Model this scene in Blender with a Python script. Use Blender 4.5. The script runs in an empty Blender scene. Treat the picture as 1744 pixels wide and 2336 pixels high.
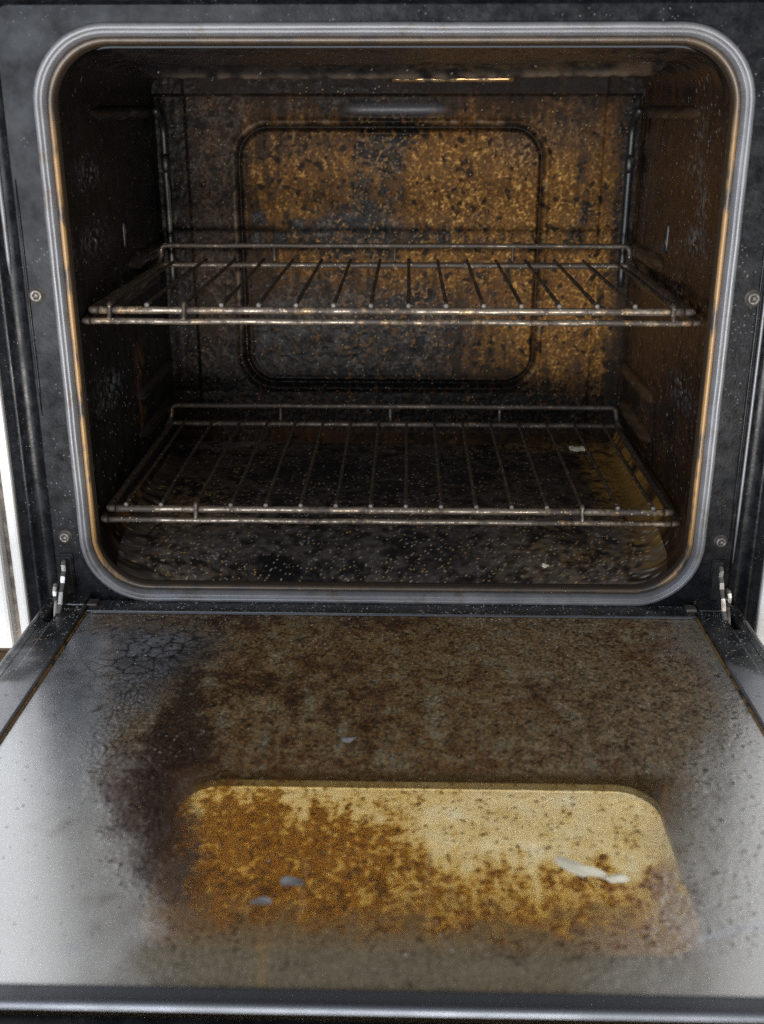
import bpy, bmesh, math, random
import numpy as np
from mathutils import Vector, Matrix, noise as mnoise
random.seed(7); rng = np.random.default_rng(7)
S = bpy.context.scene
COL = S.collection
PI = math.pi

# ------------------------------------------------------------------ camera
CAM = (0.01166, -0.77018, 0.36422); YAW = 0.02354; PIT = -0.35812; FPX = 2466.95
cd = bpy.data.cameras.new('camera'); cam = bpy.data.objects.new('camera', cd); COL.objects.link(cam)
cam.location = CAM; cam.rotation_euler = (PI/2 + PIT, 0, YAW)
cd.sensor_fit = 'VERTICAL'; cd.sensor_height = 36; cd.sensor_width = 36; cd.lens = 36*FPX/2336
cd.clip_start = 0.01; cd.clip_end = 50
cd.dof.use_dof = True; cd.dof.focus_distance = 0.88; cd.dof.aperture_fstop = 7.5
S.camera = cam

# ------------------------------------------------------------------ light: room daylight from a tall window behind the camera on the left, plus two added fills
w = bpy.data.worlds.new('World'); S.world = w; w.use_nodes = True
bg = w.node_tree.nodes['Background']; bg.inputs[0].default_value = (0.80, 0.88, 1.0, 1); bg.inputs[1].default_value = 0.15
def area(name, loc, aim, sx, sy, power, col):
    l = bpy.data.lights.new(name, 'AREA'); l.shape = 'RECTANGLE'; l.size = sx; l.size_y = sy; l.energy = power; l.color = col
    o = bpy.data.objects.new(name, l); COL.objects.link(o); o.location = loc
    o.rotation_euler = (Vector(aim)-Vector(loc)).to_track_quat('-Z', 'Y').to_euler(); return o
area('window_light', (-1.15, -2.7, 0.55), (0, 0, 0.10), 1.9, 1.9, 84, (0.84, 0.91, 1.0))
area('low_fill_light', (0.0, -2.3, -0.27), (0, 0, -0.2), 1.2, 0.24, 66, (1.0, 0.98, 0.94))  # added low fill lamp, brightens the drawer front under the door
area('warm_fill_light', (1.5, -2.4, 1.9), (0, 0, 0.1), 1.2, 0.8, 26, (1.0, 0.93, 0.82))  # added warm fill lamp on the right
S.view_settings.view_transform = 'Standard'; S.view_settings.look = 'None'
S.view_settings.exposure = 0; S.view_settings.gamma = 1
S.render.engine = 'CYCLES'
S.cycles.use_denoising = False; S.cycles.max_bounces = 5; S.cycles.diffuse_bounces = 3; S.cycles.glossy_bounces = 3; S.cycles.transparent_max_bounces = 10
S.cycles.sample_clamp_indirect = 6

# ------------------------------------------------------------------ measuring: photo pixel -> point on a plane of the place
def ray(u, v):
    d = Vector(((u-872)/FPX, 1, -(v-1168)/FPX))
    c, s = math.cos(PIT), math.sin(PIT); d = Vector((d.x, c*d.y-s*d.z, s*d.y+c*d.z))
    c, s = math.cos(YAW), math.sin(YAW); return Vector((c*d.x-s*d.y, s*d.x+c*d.y, d.z))
def ony(u, v, y): d = ray(u, v); return Vector(CAM)+d*((y-CAM[1])/d.y)
def onx(u, v, x): d = ray(u, v); return Vector(CAM)+d*((x-CAM[0])/d.x)
def onz(u, v, z): d = ray(u, v); return Vector(CAM)+d*((z-CAM[2])/d.z)
DA = 0.01489
def doorz(y, off=0.0): return -0.00059 - off - DA*(y+0.012)
def ondoor(u, v, off=0.0):
    d = ray(u, v); k = -0.00059-off-DA*0.012
    return Vector(CAM)+d*((k-DA*CAM[1]-CAM[2])/(d.z+DA*d.y))

# ------------------------------------------------------------------ mesh helpers
def mesh(name, V, F, mat=None, parent=None, smooth=False, mats=None, fm=None):
    me = bpy.data.meshes.new(name); me.from_pydata([tuple(v) for v in V], [], [tuple(f) for f in F])
    for m in (mats or ([mat] if mat else [])): me.materials.append(m)
    if fm is not None: me.polygons.foreach_set('material_index', fm)
    if smooth: me.polygons.foreach_set('use_smooth', [True]*len(me.polygons))
    me.update()
    o = bpy.data.objects.new(name, me); COL.objects.link(o); o.parent = parent; return o
def frombm(name, bm, mat, parent=None, smooth=False):
    bmesh.ops.recalc_face_normals(bm, faces=bm.faces)
    me = bpy.data.meshes.new(name); bm.to_mesh(me); bm.free(); me.materials.append(mat)
    if smooth: me.polygons.foreach_set('use_smooth', [True]*len(me.polygons))
    o = bpy.data.objects.new(name, me); COL.objects.link(o); o.parent = parent; return o
def addbox(bm, x0, x1, y0, y1, z0, z1, bev=0.0, seg=2):
    r = bmesh.ops.create_cube(bm, size=1.0)
    vs = r['verts']
    for v in vs:
        v.co = Vector((x0+(v.co.x+.5)*(x1-x0), y0+(v.co.y+.5)*(y1-y0), z0+(v.co.z+.5)*(z1-z0)))
    if bev > 0:
        es = list({e for v in vs for e in v.link_edges})
        r2 = bmesh.ops.bevel(bm, geom=es, offset=bev, segments=seg, profile=.5, affect='EDGES')
        vs = list({v for f in r2['faces'] for v in f.verts} | {v for v in vs if v.is_valid})
    return vs
def box(name, x0, x1, y0, y1, z0, z1, mat, parent=None, bev=0.001, seg=2, tilt=False):
    bm = bmesh.new(); addbox(bm, x0, x1, y0, y1, z0, z1, bev, seg)
    if tilt:
        for v in bm.verts: v.co.z += doorz(v.co.y)
    return frombm(name, bm, mat, parent)
def empty(name, loc=(0, 0, 0), parent=None):
    o = bpy.data.objects.new(name, None); COL.objects.link(o); o.location = loc; o.parent = parent; o.empty_display_size = .05; return o
def tag(o, label=None, cat=None, group=None, kind=None):
    for k, v in (('label', label), ('category', cat), ('group', group), ('kind', kind)):
        if v: o[k] = v
    return o
def tube_data(path, r, n=10, closed=False, wob=0.0, cap=True):
    P = [Vector(p) for p in path]; m = len(P); V = []; F = []
    up = None
    for i, p in enumerate(P):
        a = P[(i-1) % m] if (closed or i > 0) else P[i]; b = P[(i+1) % m] if (closed or i < m-1) else P[i]
        t = (b-a).normalized()
        if up is None: up = Vector((0, 0, 1)) if abs(t.z) < .9 else Vector((0, 1, 0))
        s = t.cross(up).normalized(); up = s.cross(t).normalized()
        rr = r[i] if isinstance(r, (list, tuple)) else r
        for k in range(n):
            a_ = 2*PI*k/n
            q = rr
            if wob: q = rr*(1+wob*mnoise.noise(Vector((p.x*260+k*.35, p.y*260, p.z*260+k*.2))))
            V.append(p+s*(math.cos(a_)*q)+up*(math.sin(a_)*q))
    for i in range(m if closed else m-1):
        for k in range(n):
            a0 = i*n+k; a1 = i*n+(k+1) % n; b0 = ((i+1) % m)*n+k; b1 = ((i+1) % m)*n+(k+1) % n
            F.append((a0, a1, b1, b0))
    if cap and not closed:
        F.append(tuple(range(n))[::-1]); F.append(tuple(range((m-1)*n, m*n)))
    return V, F
def tube(name, path, r, mat, parent=None, n=10, closed=False, wob=0.0):
    V, F = tube_data(path, r, n, closed, wob); return mesh(name, V, F, mat, parent, True)
def fillet(pts, rad, closed=False, seg=6, step=0.012):
    P = [Vector(p) for p in pts]; m = len(P); out = []
    for i in range(m):
        if not closed and i in (0, m-1): out.append(P[i]); continue
        a, b, c = P[i-1], P[i], P[(i+1) % m]
        d1 = (a-b).normalized(); d2 = (c-b).normalized(); L = min(rad, (a-b).length*.45, (c-b).length*.45)
        s, e = b+d1*L, b+d2*L
        for k in range(seg+1):
            t = k/seg; out.append(s*(1-t)**2+b*2*t*(1-t)+e*t*t)
    res = []
    mm = len(out)
    for i in range(mm if closed else mm-1):
        a, b = out[i], out[(i+1) % mm]; n = max(1, int((b-a).length/step))
        for k in range(n): res.append(a+(b-a)*(k/n))
    if not closed: res.append(out[-1])
    return res
def rrect(hw, z0, z1, r, na=8, nh=60, nv=50, cx=0.0):
    """closed ring of (x, z), same count for any size; starts at the bottom edge's left end, counter-clockwise"""
    pts = []
    def line(a, b, n): return [(a[0]+(b[0]-a[0])*k/n, a[1]+(b[1]-a[1])*k/n) for k in range(n)]
    def arc(c, a0, n): return [(c[0]+r*math.cos(a0+PI/2*k/n), c[1]+r*math.sin(a0+PI/2*k/n)) for k in range(n)]
    pts += line((-hw+r, z0), (hw-r, z0), nh); pts += arc((hw-r, z0+r), -PI/2, na)
    pts += line((hw, z0+r), (hw, z1-r), nv); pts += arc((hw-r, z1-r), 0, na)
    pts += line((hw-r, z1), (-hw+r, z1), nh); pts += arc((-hw+r, z1-r), PI/2, na)
    pts += line((-hw, z1-r), (-hw, z0+r), nv); pts += arc((-hw+r, z0+r), PI, na)
    return [(x+cx, z) for x, z in pts]
def loft(rings, closed_end=False):
    n = len(rings[0]); V = [p for r in rings for p in r]; F = []
    for i in range(len(rings)-1):
        for k in range(n):
            F.append((i*n+k, i*n+(k+1) % n, (i+1)*n+(k+1) % n, (i+1)*n+k))
    return V, F
def attr(o, name, arr):
    at = o.data.attributes.new(name, 'FLOAT_COLOR', 'POINT'); at.data.foreach_set('color', np.ascontiguousarray(np.clip(arr, 0, 1), dtype=np.float32).ravel())
def field(shape, d, lam, oct=1, gain=.55):
    """smooth random field, unit variance; d, lam = (row, column) spacing and feature size in metres"""
    h, w = shape; out = np.zeros(shape); amp = 1.0
    if not isinstance(d, tuple): d = (d, d)
    if not isinstance(lam, tuple): lam = (lam, lam)
    ky = np.fft.fftfreq(h, d[0])[:, None]; kx = np.fft.rfftfreq(w, d[1])[None, :]
    for o in range(oct):
        k = (ky*lam[0]/2**o)**2+(kx*lam[1]/2**o)**2
        f = np.fft.irfft2(np.fft.rfft2(rng.standard_normal(shape))*np.exp(-k*1.6), s=shape)
        out += amp*f/(f.std()+1e-9); amp *= gain
    return out/out.std()
def sg(x, k=1.7): return 1/(1+np.exp(-k*np.clip(x, -20, 20)))
def lerp(a, b, t):
    t = np.asarray(t)[..., None]; return np.asarray(a)*(1-t)+np.asarray(b)*t
def cells(X, Y, size, seed=0):
    """distance to the nearest cell border of a jittered cell pattern (0 at the border)"""
    gx, gy = X/size, Y/size; ix, iy = np.floor(gx), np.floor(gy); d1 = np.full(X.shape, 9.0); d2 = d1.copy()
    for a in (-1, 0, 1):
        for b in (-1, 0, 1):
            cx, cy = ix+a, iy+b; hsh = np.sin(cx*127.1+cy*311.7+seed)*43758.5453; hx = hsh-np.floor(hsh); hs2 = np.sin(cx*269.5+cy*183.3+seed)*43758.5453; hy = hs2-np.floor(hs2)
            d = np.hypot(cx+hx-gx, cy+hy-gy); n = d < d1; d2 = np.where(n, d1, np.minimum(d2, d)); d1 = np.where(n, d, d1)
    return d2-d1
def stroke(X, Y, pts, wid):
    m = np.full(X.shape, 9.0)
    for a, b in zip(pts, pts[1:]):
        ax_, ay_ = a; dx, dy = b[0]-ax_, b[1]-ay_; t = np.clip(((X-ax_)*dx+(Y-ay_)*dy)/(dx*dx+dy*dy), 0, 1); m = np.minimum(m, np.hypot(X-ax_-t*dx, Y-ay_-t*dy))
    return np.exp(-(m/wid)**2)
def dustv(col, A, prob, tone, lo=.4, hi=.9):
    """single grains of dust on vertices"""
    hit = rng.random(A.shape) < prob*A; k = (lo+(hi-lo)*rng.random(A.shape))*hit; return lerp(col, tone, k)
def ss(a, b, x): t = np.clip((x-a)/(b-a), 0, 1); return t*t*(3-2*t)
def blob(A, B, c, r, ang=0.0, p=2.0):
    """soft ellipse on two surface coordinates"""
    ca, sa = math.cos(ang), math.sin(ang); x = A-c[0]; y = B-c[1]
    X = (x*ca+y*sa)/r[0]; Y = (-x*sa+y*ca)/r[1]
    return np.exp(-(np.abs(X)**p+np.abs(Y)**p))

# ------------------------------------------------------------------ node helpers
class NT:
    def __init__(s, name):
        s.m = bpy.data.materials.new(name); s.m.use_nodes = True; s.t = s.m.node_tree; s.t.nodes.clear()
        s.out = s.n('ShaderNodeOutputMaterial'); s.tc = s.n('ShaderNodeTexCoord')
        g = s.n('ShaderNodeNewGeometry'); s.pos = g.outputs['Position']
    def n(s, typ, **kw):
        n = s.t.nodes.new(typ)
        for k, v in kw.items(): setattr(n, k, v)
        return n
    def put(s, sock, v):
        if v is None: return
        if isinstance(v, bpy.types.NodeSocket): s.t.links.new(v, sock)
        else:
            if sock.type == 'RGBA' and len(v) == 3: v = (*v, 1)
            sock.default_value = v
    def math(s, op, a, b=None, c=None, clamp=False):
        n = s.n('ShaderNodeMath', operation=op, use_clamp=clamp); s.put(n.inputs[0], a)
        if b is not None: s.put(n.inputs[1], b)
        if c is not None: s.put(n.inputs[2], c)
        return n.outputs[0]
    def add(s, a, b): return s.math('ADD', a, b)
    def mul(s, a, b): return s.math('MULTIPLY', a, b)
    def sstep(s, a, b, x):
        n = s.n('ShaderNodeMapRange', interpolation_type='SMOOTHSTEP'); s.put(n.inputs['Value'], x)
        s.put(n.inputs['From Min'], a); s.put(n.inputs['From Max'], b); return n.outputs[0]
    def lin(s, a, b, x, c=0.0, d=1.0):
        n = s.n('ShaderNodeMapRange'); s.put(n.inputs['Value'], x); s.put(n.inputs['From Min'], a); s.put(n.inputs['From Max'], b)
        s.put(n.inputs['To Min'], c); s.put(n.inputs['To Max'], d); return n.outputs[0]
    def mix(s, f, a, b):
        n = s.n('ShaderNodeMix', data_type='RGBA', clamp_factor=True); s.put(n.inputs[0], f); s.put(n.inputs[6], a); s.put(n.inputs[7], b); return n.outputs[2]
    def mixs(s, f, a, b):
        n = s.n('ShaderNodeMixShader'); s.put(n.inputs[0], f); s.t.links.new(a, n.inputs[1]); s.t.links.new(b, n.inputs[2]); return n.outputs[0]
    def scaled(s, sc, vec=None):
        n = s.n('ShaderNodeMapping'); s.put(n.inputs['Vector'], vec or s.pos); n.inputs['Scale'].default_value = sc; return n.outputs[0]
    def noise(s, scale, detail=4, rough=.6, vec=None, dist=0.0):
        n = s.n('ShaderNodeTexNoise'); s.put(n.inputs['Vector'], vec or s.pos); n.inputs['Scale'].default_value = scale
        n.inputs['Detail'].default_value = detail; n.inputs['Roughness'].default_value = rough; n.inputs['Distortion'].default_value = dist
        return n.outputs[0]
    def voro(s, scale, feature='F1', vec=None, rnd=1.0):
        n = s.n('ShaderNodeTexVoronoi', feature=feature); s.put(n.inputs['Vector'], vec or s.pos); n.inputs['Scale'].default_value = scale
        n.inputs['Randomness'].default_value = rnd; return n
    def specks(s, scale, size, keep, vec=None):
        v = s.voro(scale, vec=vec); sep = s.n('ShaderNodeSeparateColor'); s.t.links.new(v.outputs['Color'], sep.inputs[0])
        th = s.mul(sep.outputs[1], size)
        return s.mul(s.math('LESS_THAN', v.outputs['Distance'], th), s.math('LESS_THAN', sep.outputs[0], keep))
    def dirt(s):
        a = s.n('ShaderNodeAttribute', attribute_name='dirt'); sep = s.n('ShaderNodeSeparateColor'); s.t.links.new(a.outputs['Color'], sep.inputs[0])
        return sep.outputs[0], sep.outputs[1], sep.outputs[2], a.outputs['Alpha']
    def bump(s, h, strength=.5, dist=.001, nrm=None):
        n = s.n('ShaderNodeBump'); s.put(n.inputs['Height'], h); n.inputs['Strength'].default_value = strength; n.inputs['Distance'].default_value = dist
        if nrm: s.t.links.new(nrm, n.inputs['Normal'])
        return n.outputs[0]
    def bsdf(s, col, rough=.5, metal=0.0, nrm=None, spec=.5, coat=0.0):
        n = s.n('ShaderNodeBsdfPrincipled'); s.put(n.inputs['Base Color'], col); s.put(n.inputs['Roughness'], rough); s.put(n.inputs['Metallic'], metal)
        s.put(n.inputs['Specular IOR Level'], spec)
        if coat: s.put(n.inputs['Coat Weight'], coat); n.inputs['Coat Roughness'].default_value = .15
        if nrm: s.t.links.new(nrm, n.inputs['Normal'])
        return n.outputs[0]
    def done(s, sh): s.t.links.new(sh, s.out.inputs[0]); return s.m

# ------------------------------------------------------------------ materials
def m_enamel():
    N = NT('black_enamel'); f2 = N.noise(90, 3, .75)
    col = N.mix(N.sstep(.35, .75, f2), (.004, .0045, .0055), (.012, .013, .0155))
    sp = N.specks(520, .30, .35); sp2 = N.specks(190, .07, .35)
    dm = N.sstep(.46, .62, N.noise(22, 2, .6)); col = N.mix(N.mul(N.mul(sp, dm), .22), col, (.40, .41, .44)); col = N.mix(N.mul(N.mul(sp2, dm), .6), col, (.50, .45, .38))
    return N.done(N.bsdf(col, N.lin(.3, .7, f2, .22, .40), 0, N.bump(N.noise(420, 1, .6), .16, .0005), N.lin(.35, .65, N.noise(35, 3, .7), .08, .20)))
def m_rail():
    N = NT('door_rail_metal'); f2 = N.noise(60, 3, .7); sp = N.n('ShaderNodeSeparateXYZ'); N.put(sp.inputs[0], N.pos)
    soot = N.sstep(-.15, -.085, N.add(sp.outputs[1], N.lin(.3, .7, N.noise(30, 2, .6), -.045, .045)))
    col = N.mix(soot, N.mix(f2, (.26, .27, .295), (.33, .34, .37)), N.mix(N.sstep(.4, .7, f2), (.012, .013, .015), (.040, .042, .048)))
    dots = N.specks(330, .30, .45); col = N.mix(N.mul(dots, .5), col, (.5, .5, .52))
    return N.done(N.bsdf(col, N.lin(.3, .7, f2, .26, .40), N.lin(0, 1, soot, .75, .05), None, .6))
def m_seal():
    N = NT('grey_seal'); a = N.noise(26, 3, .65)
    col = N.mix(N.sstep(.35, .75, a), (.128, .130, .141), (.180, .183, .196))
    st = N.sstep(.52, .70, N.noise(60, 4, .75)); col = N.mix(N.mul(st, .60), col, (.10, .075, .05))
    return N.done(N.bsdf(col, N.lin(.3, .7, a, .33, .5), .2, None, .5))
def m_rim():
    N = NT('amber_stained_rim'); a = N.noise(70, 3, .7, N.scaled((1, 1, .3)))
    g = N.n('ShaderNodeNewGeometry'); sp = N.n('ShaderNodeSeparateXYZ'); N.t.links.new(g.outputs['Position'], sp.inputs[0])
    side = N.mul(N.sstep(.205, .222, N.math('ABSOLUTE', sp.outputs[0])), N.math('SUBTRACT', 1.0, N.sstep(.33, .375, sp.outputs[2])))
    inn = N.math('SUBTRACT', 1.0, N.sstep(.0001, .0016, sp.outputs[1])); amb = N.mul(N.mul(N.sstep(.38, .52, a), inn), N.lin(0, 1, side, .08, .62))
    col = N.mix(amb, (.030, .022, .016), (.33, .175, .045))
    return N.done(N.bsdf(col, .42, 0, None, .6))
def m_crust(name, spec=.35):
    N = NT(name); a = N.n('ShaderNodeAttribute', attribute_name='base')
    return N.done(N.bsdf(a.outputs['Color'], a.outputs['Alpha'], 0, None, spec))
def m_rod(name, steel, dep, k0, k1, metal=.75):
    N = NT(name); a = N.noise(110, 3, .75); c = N.noise(26, 1, .6)
    msk = N.sstep(k0, k1, N.add(N.mul(c, .45), N.mul(a, .55)))
    col = N.mix(msk, N.mix(N.sstep(.45, .65, c), steel, (.40, .25, .11)), dep)
    sp = N.specks(420, .28, .35); col = N.mix(N.mul(sp, .5), col, (.6, .5, .36))
    return N.done(N.bsdf(col, N.lin(0, 1, msk, .30, .62), N.lin(0, 1, msk, metal, .05), None, .5))
def m_simple(name, col, rough=.4, metal=0.0, var=.35, scale=60, spec=.5, bstr=.2):
    N = NT(name); a = N.noise(scale, 2, .65)
    c2 = tuple(x*(1-var) for x in col)
    return N.done(N.bsdf(N.mix(N.sstep(.35, .7, a), col, c2), N.lin(.3, .7, a, rough*.8, min(1, rough*1.3)), metal, None, spec))
def m_white():
    N = NT('white_lacquer'); a = N.noise(7, 2, .6)
    col = N.mix(N.sstep(.4, .75, a), (.57, .57, .567), (.53, .527, .52))
    sp = N.specks(120, .10, .25); col = N.mix(N.mul(sp, .7), col, (.35, .28, .2))
    return N.done(N.bsdf(col, .32, 0, None, .5))
def m_wood():
    N = NT('brown_wood'); g = N.noise(1, 3, .65, N.scaled((6, 60, 60)), .5)
    col = N.mix(N.sstep(.3, .7, g), (.16, .105, .065), (.30, .21, .13))
    return N.done(N.bsdf(col, .5, 0, None, .4))
def m_greasy_glass():
    """coated door pane under a film of burnt grease; tint = light passed by the film, film = its own colour and cover, coat = bare reflective coating"""
    N = NT('greasy_door_glass')
    at = lambda n: N.n('ShaderNodeAttribute', attribute_name=n)
    t, f, c = at('tint'), at('film'), at('coat'); sep = N.n('ShaderNodeSeparateColor'); N.t.links.new(c.outputs['Color'], sep.inputs[0])
    tr = N.n('ShaderNodeBsdfTransparent'); N.put(tr.inputs[0], t.outputs['Color'])
    body = N.mixs(f.outputs['Alpha'], tr.outputs[0], N.bsdf(f.outputs['Color'], sep.outputs[2], 0, None, .35))
    gl = N.n('ShaderNodeBsdfGlossy'); N.put(gl.inputs['Color'], (.93, .96, 1.0)); N.put(gl.inputs['Roughness'], sep.outputs[1])
    return N.done(N.mixs(sep.outputs[0], body, gl.outputs[0]))
def m_clear():
    N = NT('clear_glass'); tr = N.n('ShaderNodeBsdfTransparent'); N.put(tr.inputs[0], (.985, .99, .98))
    gl = N.n('ShaderNodeBsdfGlossy'); gl.inputs['Roughness'].default_value = .05
    fr = N.n('ShaderNodeFresnel'); fr.inputs[0].default_value = 1.45
    return N.done(N.mixs(N.mul(fr.outputs[0], .35), tr.outputs[0], gl.outputs[0]))
def m_crumb():
    N = NT('crumb'); a = N.n('ShaderNodeAttribute', attribute_name='tone')
    return N.done(N.bsdf(a.outputs['Color'], .6, 0, None, .4))

M = dict(
    enamel=m_enamel(), rail=m_rail(), seal=m_seal(), rim=m_rim(), white=m_white(), wood=m_wood(), dwhite=m_simple('white_drawer_paint', (.84, .83, .80), .4, 0, .06, 20), glass=m_greasy_glass(), clear=m_clear(), crumb=m_crumb(),
    back=m_crust('burnt_back_wall', .06), lwall=m_crust('burnt_side_wall_black', .3), rwall=m_crust('burnt_side_wall_brown', .45), ceil=m_crust('burnt_ceiling', .5), floor=m_crust('burnt_floor', .22),
    steel_rod=m_rod('scorched_front_rod', (.20, .165, .13), (.030, .021, .015), .38, .56), wire=m_rod('scorched_wire', (.10, .078, .058), (.028, .019, .013), .36, .50, .5),
    rim_gold=m_rod('amber_stained_tube', (.26, .16, .07), (.03, .02, .01), .50, .62), tip=m_simple('worn_rod_tip', (.12, .108, .098), .5, .3, .4, 400),
    bright=m_simple('bright_steel', (.40, .385, .37), .34, .95, .25, 120), dull=m_simple('stained_steel', (.17, .155, .14), .42, .6, .6, 90),
    trim=m_simple('brushed_trim', (.12, .13, .152), .38, .5, .2, 25), panel=m_simple('coated_outer_glass', (.23, .22, .18), .5, 0, .2, 40, .3),
    black=m_simple('black_void', (.006, .006, .006), .8), flake=m_simple('pale_flake', (.66, .60, .47), .6, 0, .3, 200), grey=m_simple('grey_flake', (.23, .225, .23), .5, 0, .35, 200),
    wflake=m_simple('white_flake', (.88, .82, .64), .5, 0, .1, 200), grout=m_simple('grubby_strip', (.20, .17, .14), .7, 0, .6, 120),
)

# ================================================================== the setting
FZ = -0.42
fl = mesh('floor', [(-3, -3, FZ), (3, -3, FZ), (3, .6, FZ), (-3, .6, FZ)], [(0, 1, 2, 3)], M['wood']); tag(fl, 'brown wooden floor below the oven', None, None, 'structure')

# ------------------------------------------------------------------ white cabinets either side
for sx in (-1, 1):
    c = empty('cabinet', (sx*.45, .03, FZ))
    tag(c, 'white cabinet front along the left side of the oven' if sx < 0 else 'white cabinet front along the right side of the oven', 'cabinet')
    X = lambda a, b: (min(sx*a, sx*b)-sx*.45, max(sx*a, sx*b)-sx*.45)
    def cb(name, a, b, y0, y1, z0, z1, mat, bev=.0015):
        x0, x1 = X(a, b); return box(name, x0, x1, y0-.03, y1-.03, z0-FZ, z1-FZ, mat, c, bev)
    cb('door_panel', .3035, .95, .000, .02, -.045, 1.15, M['white'], .003)
    cb('edge_strip', .2885, .2965, .001, .03, -.048, 1.15, M['white'], .002)
    cb('shadow_gap', .2966, .3034, .012, .03, -.045, 1.15, M['grout'], 0)
    cb('carcass', .2966, .95, .031, .3, FZ+.001, 1.15, M['wood'], 0)
    cb('drawer_panel', .300, .95, .006, .03, FZ+.09, -.062, M['wood'], .003)

# ================================================================== oven
oven = empty('oven', (0, 0, FZ)); tag(oven, 'dirty black built-in oven with its door open and interior burnt brown', 'oven')
OP = empty  # all parts below are authored in world metres, so each carries the offset of the oven base
def part(o, parent=oven):
    o.parent = parent
    if parent is oven: o.location = (0, 0, -FZ)
    return o

# ---- front frame
NA, NH, NV = 10, 40, 34
def ring(hw, z0, z1, r, y): return [(x, y, z) for x, z in rrect(hw, z0, z1, r, NA, NH, NV)]
V, F = loft([ring(.2285, .012, .4045, .042, .03), ring(.234, .008, .411, .05, .004), ring(.237, .004, .414, .051, 0), ring(.2376, .0034, .4146, .0515, 0), ring(.2390, .002, .416, .052, 0), ring(.2590, -.033, .4250, .011, 0), ring(.2604, -.0344, .4264, .0105, 0), ring(.2610, -.035, .4270, .010, 0), ring(.2625, -.0365, .4285, .010, .0025), ring(.2640, -.038, .430, .009, .0045),
             ring(.2740, -.045, .440, .006, .0045), ring(.2755, -.0465, .4415, .005, .0005), ring(.2790, -.05, .448, .005, -.001), ring(.2815, -.052, .4505, .004, .003), ring(.2870, -.056, .457, .003, .003), ring(.2875, -.058, .459, .003, .03)])
frame = part(mesh('front_frame', V, F, M['enamel'], None, True))
# flush corner plates above the side channels
for sx in (-1, 1):
    bm = bmesh.new(); addbox(bm, min(sx*.2615, sx*.2872), max(sx*.2615, sx*.2872), -.0016, .004, .386, .470, .0015)
    frombm('corner_plate', bm, M['enamel'], frame)
    # pressed beads
    zz = [(.2585, .055, .318, .0010), (.2640, .035, .345, .0012)] if sx > 0 else [(.2585, .15, .318, .0009), (.2712, .252, .345, .0016)]
    for x, z0, z1, r in zz:
        tube('bead', [(sx*x, -.0002 if x < .262 else .0035, z0+(z1-z0)*k/8) for k in range(9)], [r*.3]+[r]*7+[r*.3], M['seal'] if (x > .262) else M['enamel'], frame, 8)
# fascia above the frame
box('fascia', -.30, .30, -.012, .02, .4515, .62, M['enamel'], None, .003); part(bpy.data.objects['fascia'])

# ---- door seal: beaded profile swept round the opening
def inset_ring(d, y):  # d inward from the outer edge of the seal
    return [(x, y, z) for x, z in rrect(.240-d, 0.0005+d, .4163-d, max(.052-d, .01), 14, 50, 40)]
prof = [(0, .001), (.0002, -.0030), (.0012, -.0058), (.0030, -.0074), (.0050, -.0078), (.0066, -.0070), (.0074, -.0056), (.0078, -.0056), (.0086, -.0060), (.0095, -.0054), (.0106, -.0040), (.0116, -.0024), (.0121, -.0008), (.0122, .003)]
V, F = loft([inset_ring(d*.72, y*.85) for d, y in prof])
V = [(x+.00025*mnoise.noise(Vector((x*45, z*45, 2))), y+.0004*mnoise.noise(Vector((x*30, z*30, 7)))+.0002*mnoise.noise(Vector((x*120, z*120, 7))), z+.00025*mnoise.noise(Vector((x*45, z*45, 5)))) for x, y, z in V]; seal = part(mesh('door_seal', V, F, M['seal'], None, True))
# ---- stained rim just inside the seal
def rr2(hw, z0, z1, r, y): return [(x, y, z) for x, z in rrect(hw, z0, z1, r, 14, 50, 40)]
V, F = loft([rr2(.2315, .0091, .4077, .0435, .0015), rr2(.2302, .0104, .4064, .0420, -.0012), rr2(.2278, .0128, .4040, .0405, -.0002), rr2(.2268, .0138, .4030, .0395, .0022), rr2(.2258, .0148, .4020, .039, .006)])
rim = part(mesh('cavity_rim', V, F, M['rim'], None, True))

# ---- cavity walls: one loft cut into floor, side walls, ceiling
D = 0.31
na, nh, nv = 12, 340, 260
ys = [.004+(D-.004)*k/212 for k in range(213)]
def station(y):
    t = (y-.004)/(D-.004); e = min(1, (y-.004)/.03)
    hw = .2262+.0013*e; z0 = .0158+.0190*min(1, (y-.004)/.11)**.8+.0050*t; z1 = .4010-.0030*e-.0056*t; r = .040-.016*e-.010*t
    return [[x, y, z] for x, z in rrect(hw, z0, z1, r, na, nh, nv)]
arr = np.array([station(y) for y in ys]); n = arr.shape[1]
X_, Y_, Z_ = arr[..., 0].copy(), arr[..., 1].copy(), arr[..., 2].copy()
topm = ss(.36, .39, Z_)*ss(.214, .19, np.abs(X_))
yc = .172-.06*ss(.02, .21, X_)
arr[..., 2] -= topm*.0095*np.exp(-((Y_-yc)/.010)**2)          # bead across the ceiling
side = ss(.20, .222, np.abs(X_))
for (u, v), sgn, r, amp in (((200, 395), -1, .014, .0022), ((215, 548), -1, .014, .0022), ((255, 900), -1, .02, .002), ((1590, 390), 1, .016, .0025), ((1585, 560), 1, .018, .0028), ((1555, 900), 1, .02, .0028), ((1560, 700), 1, .016, .0015)):
    c = onx(u, v, sgn*.2275); g = np.exp(-(((Y_-c.y)/r)**2+((Z_-c.z)/r)**2)); arr[..., 0] += sgn*amp*side*g*(np.sign(X_) == sgn)
PXB = 1/2330.0  # metres per photo pixel on the back wall
def bk(u, v): p = ony(u, v, D); return (p.x, p.z)
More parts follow.
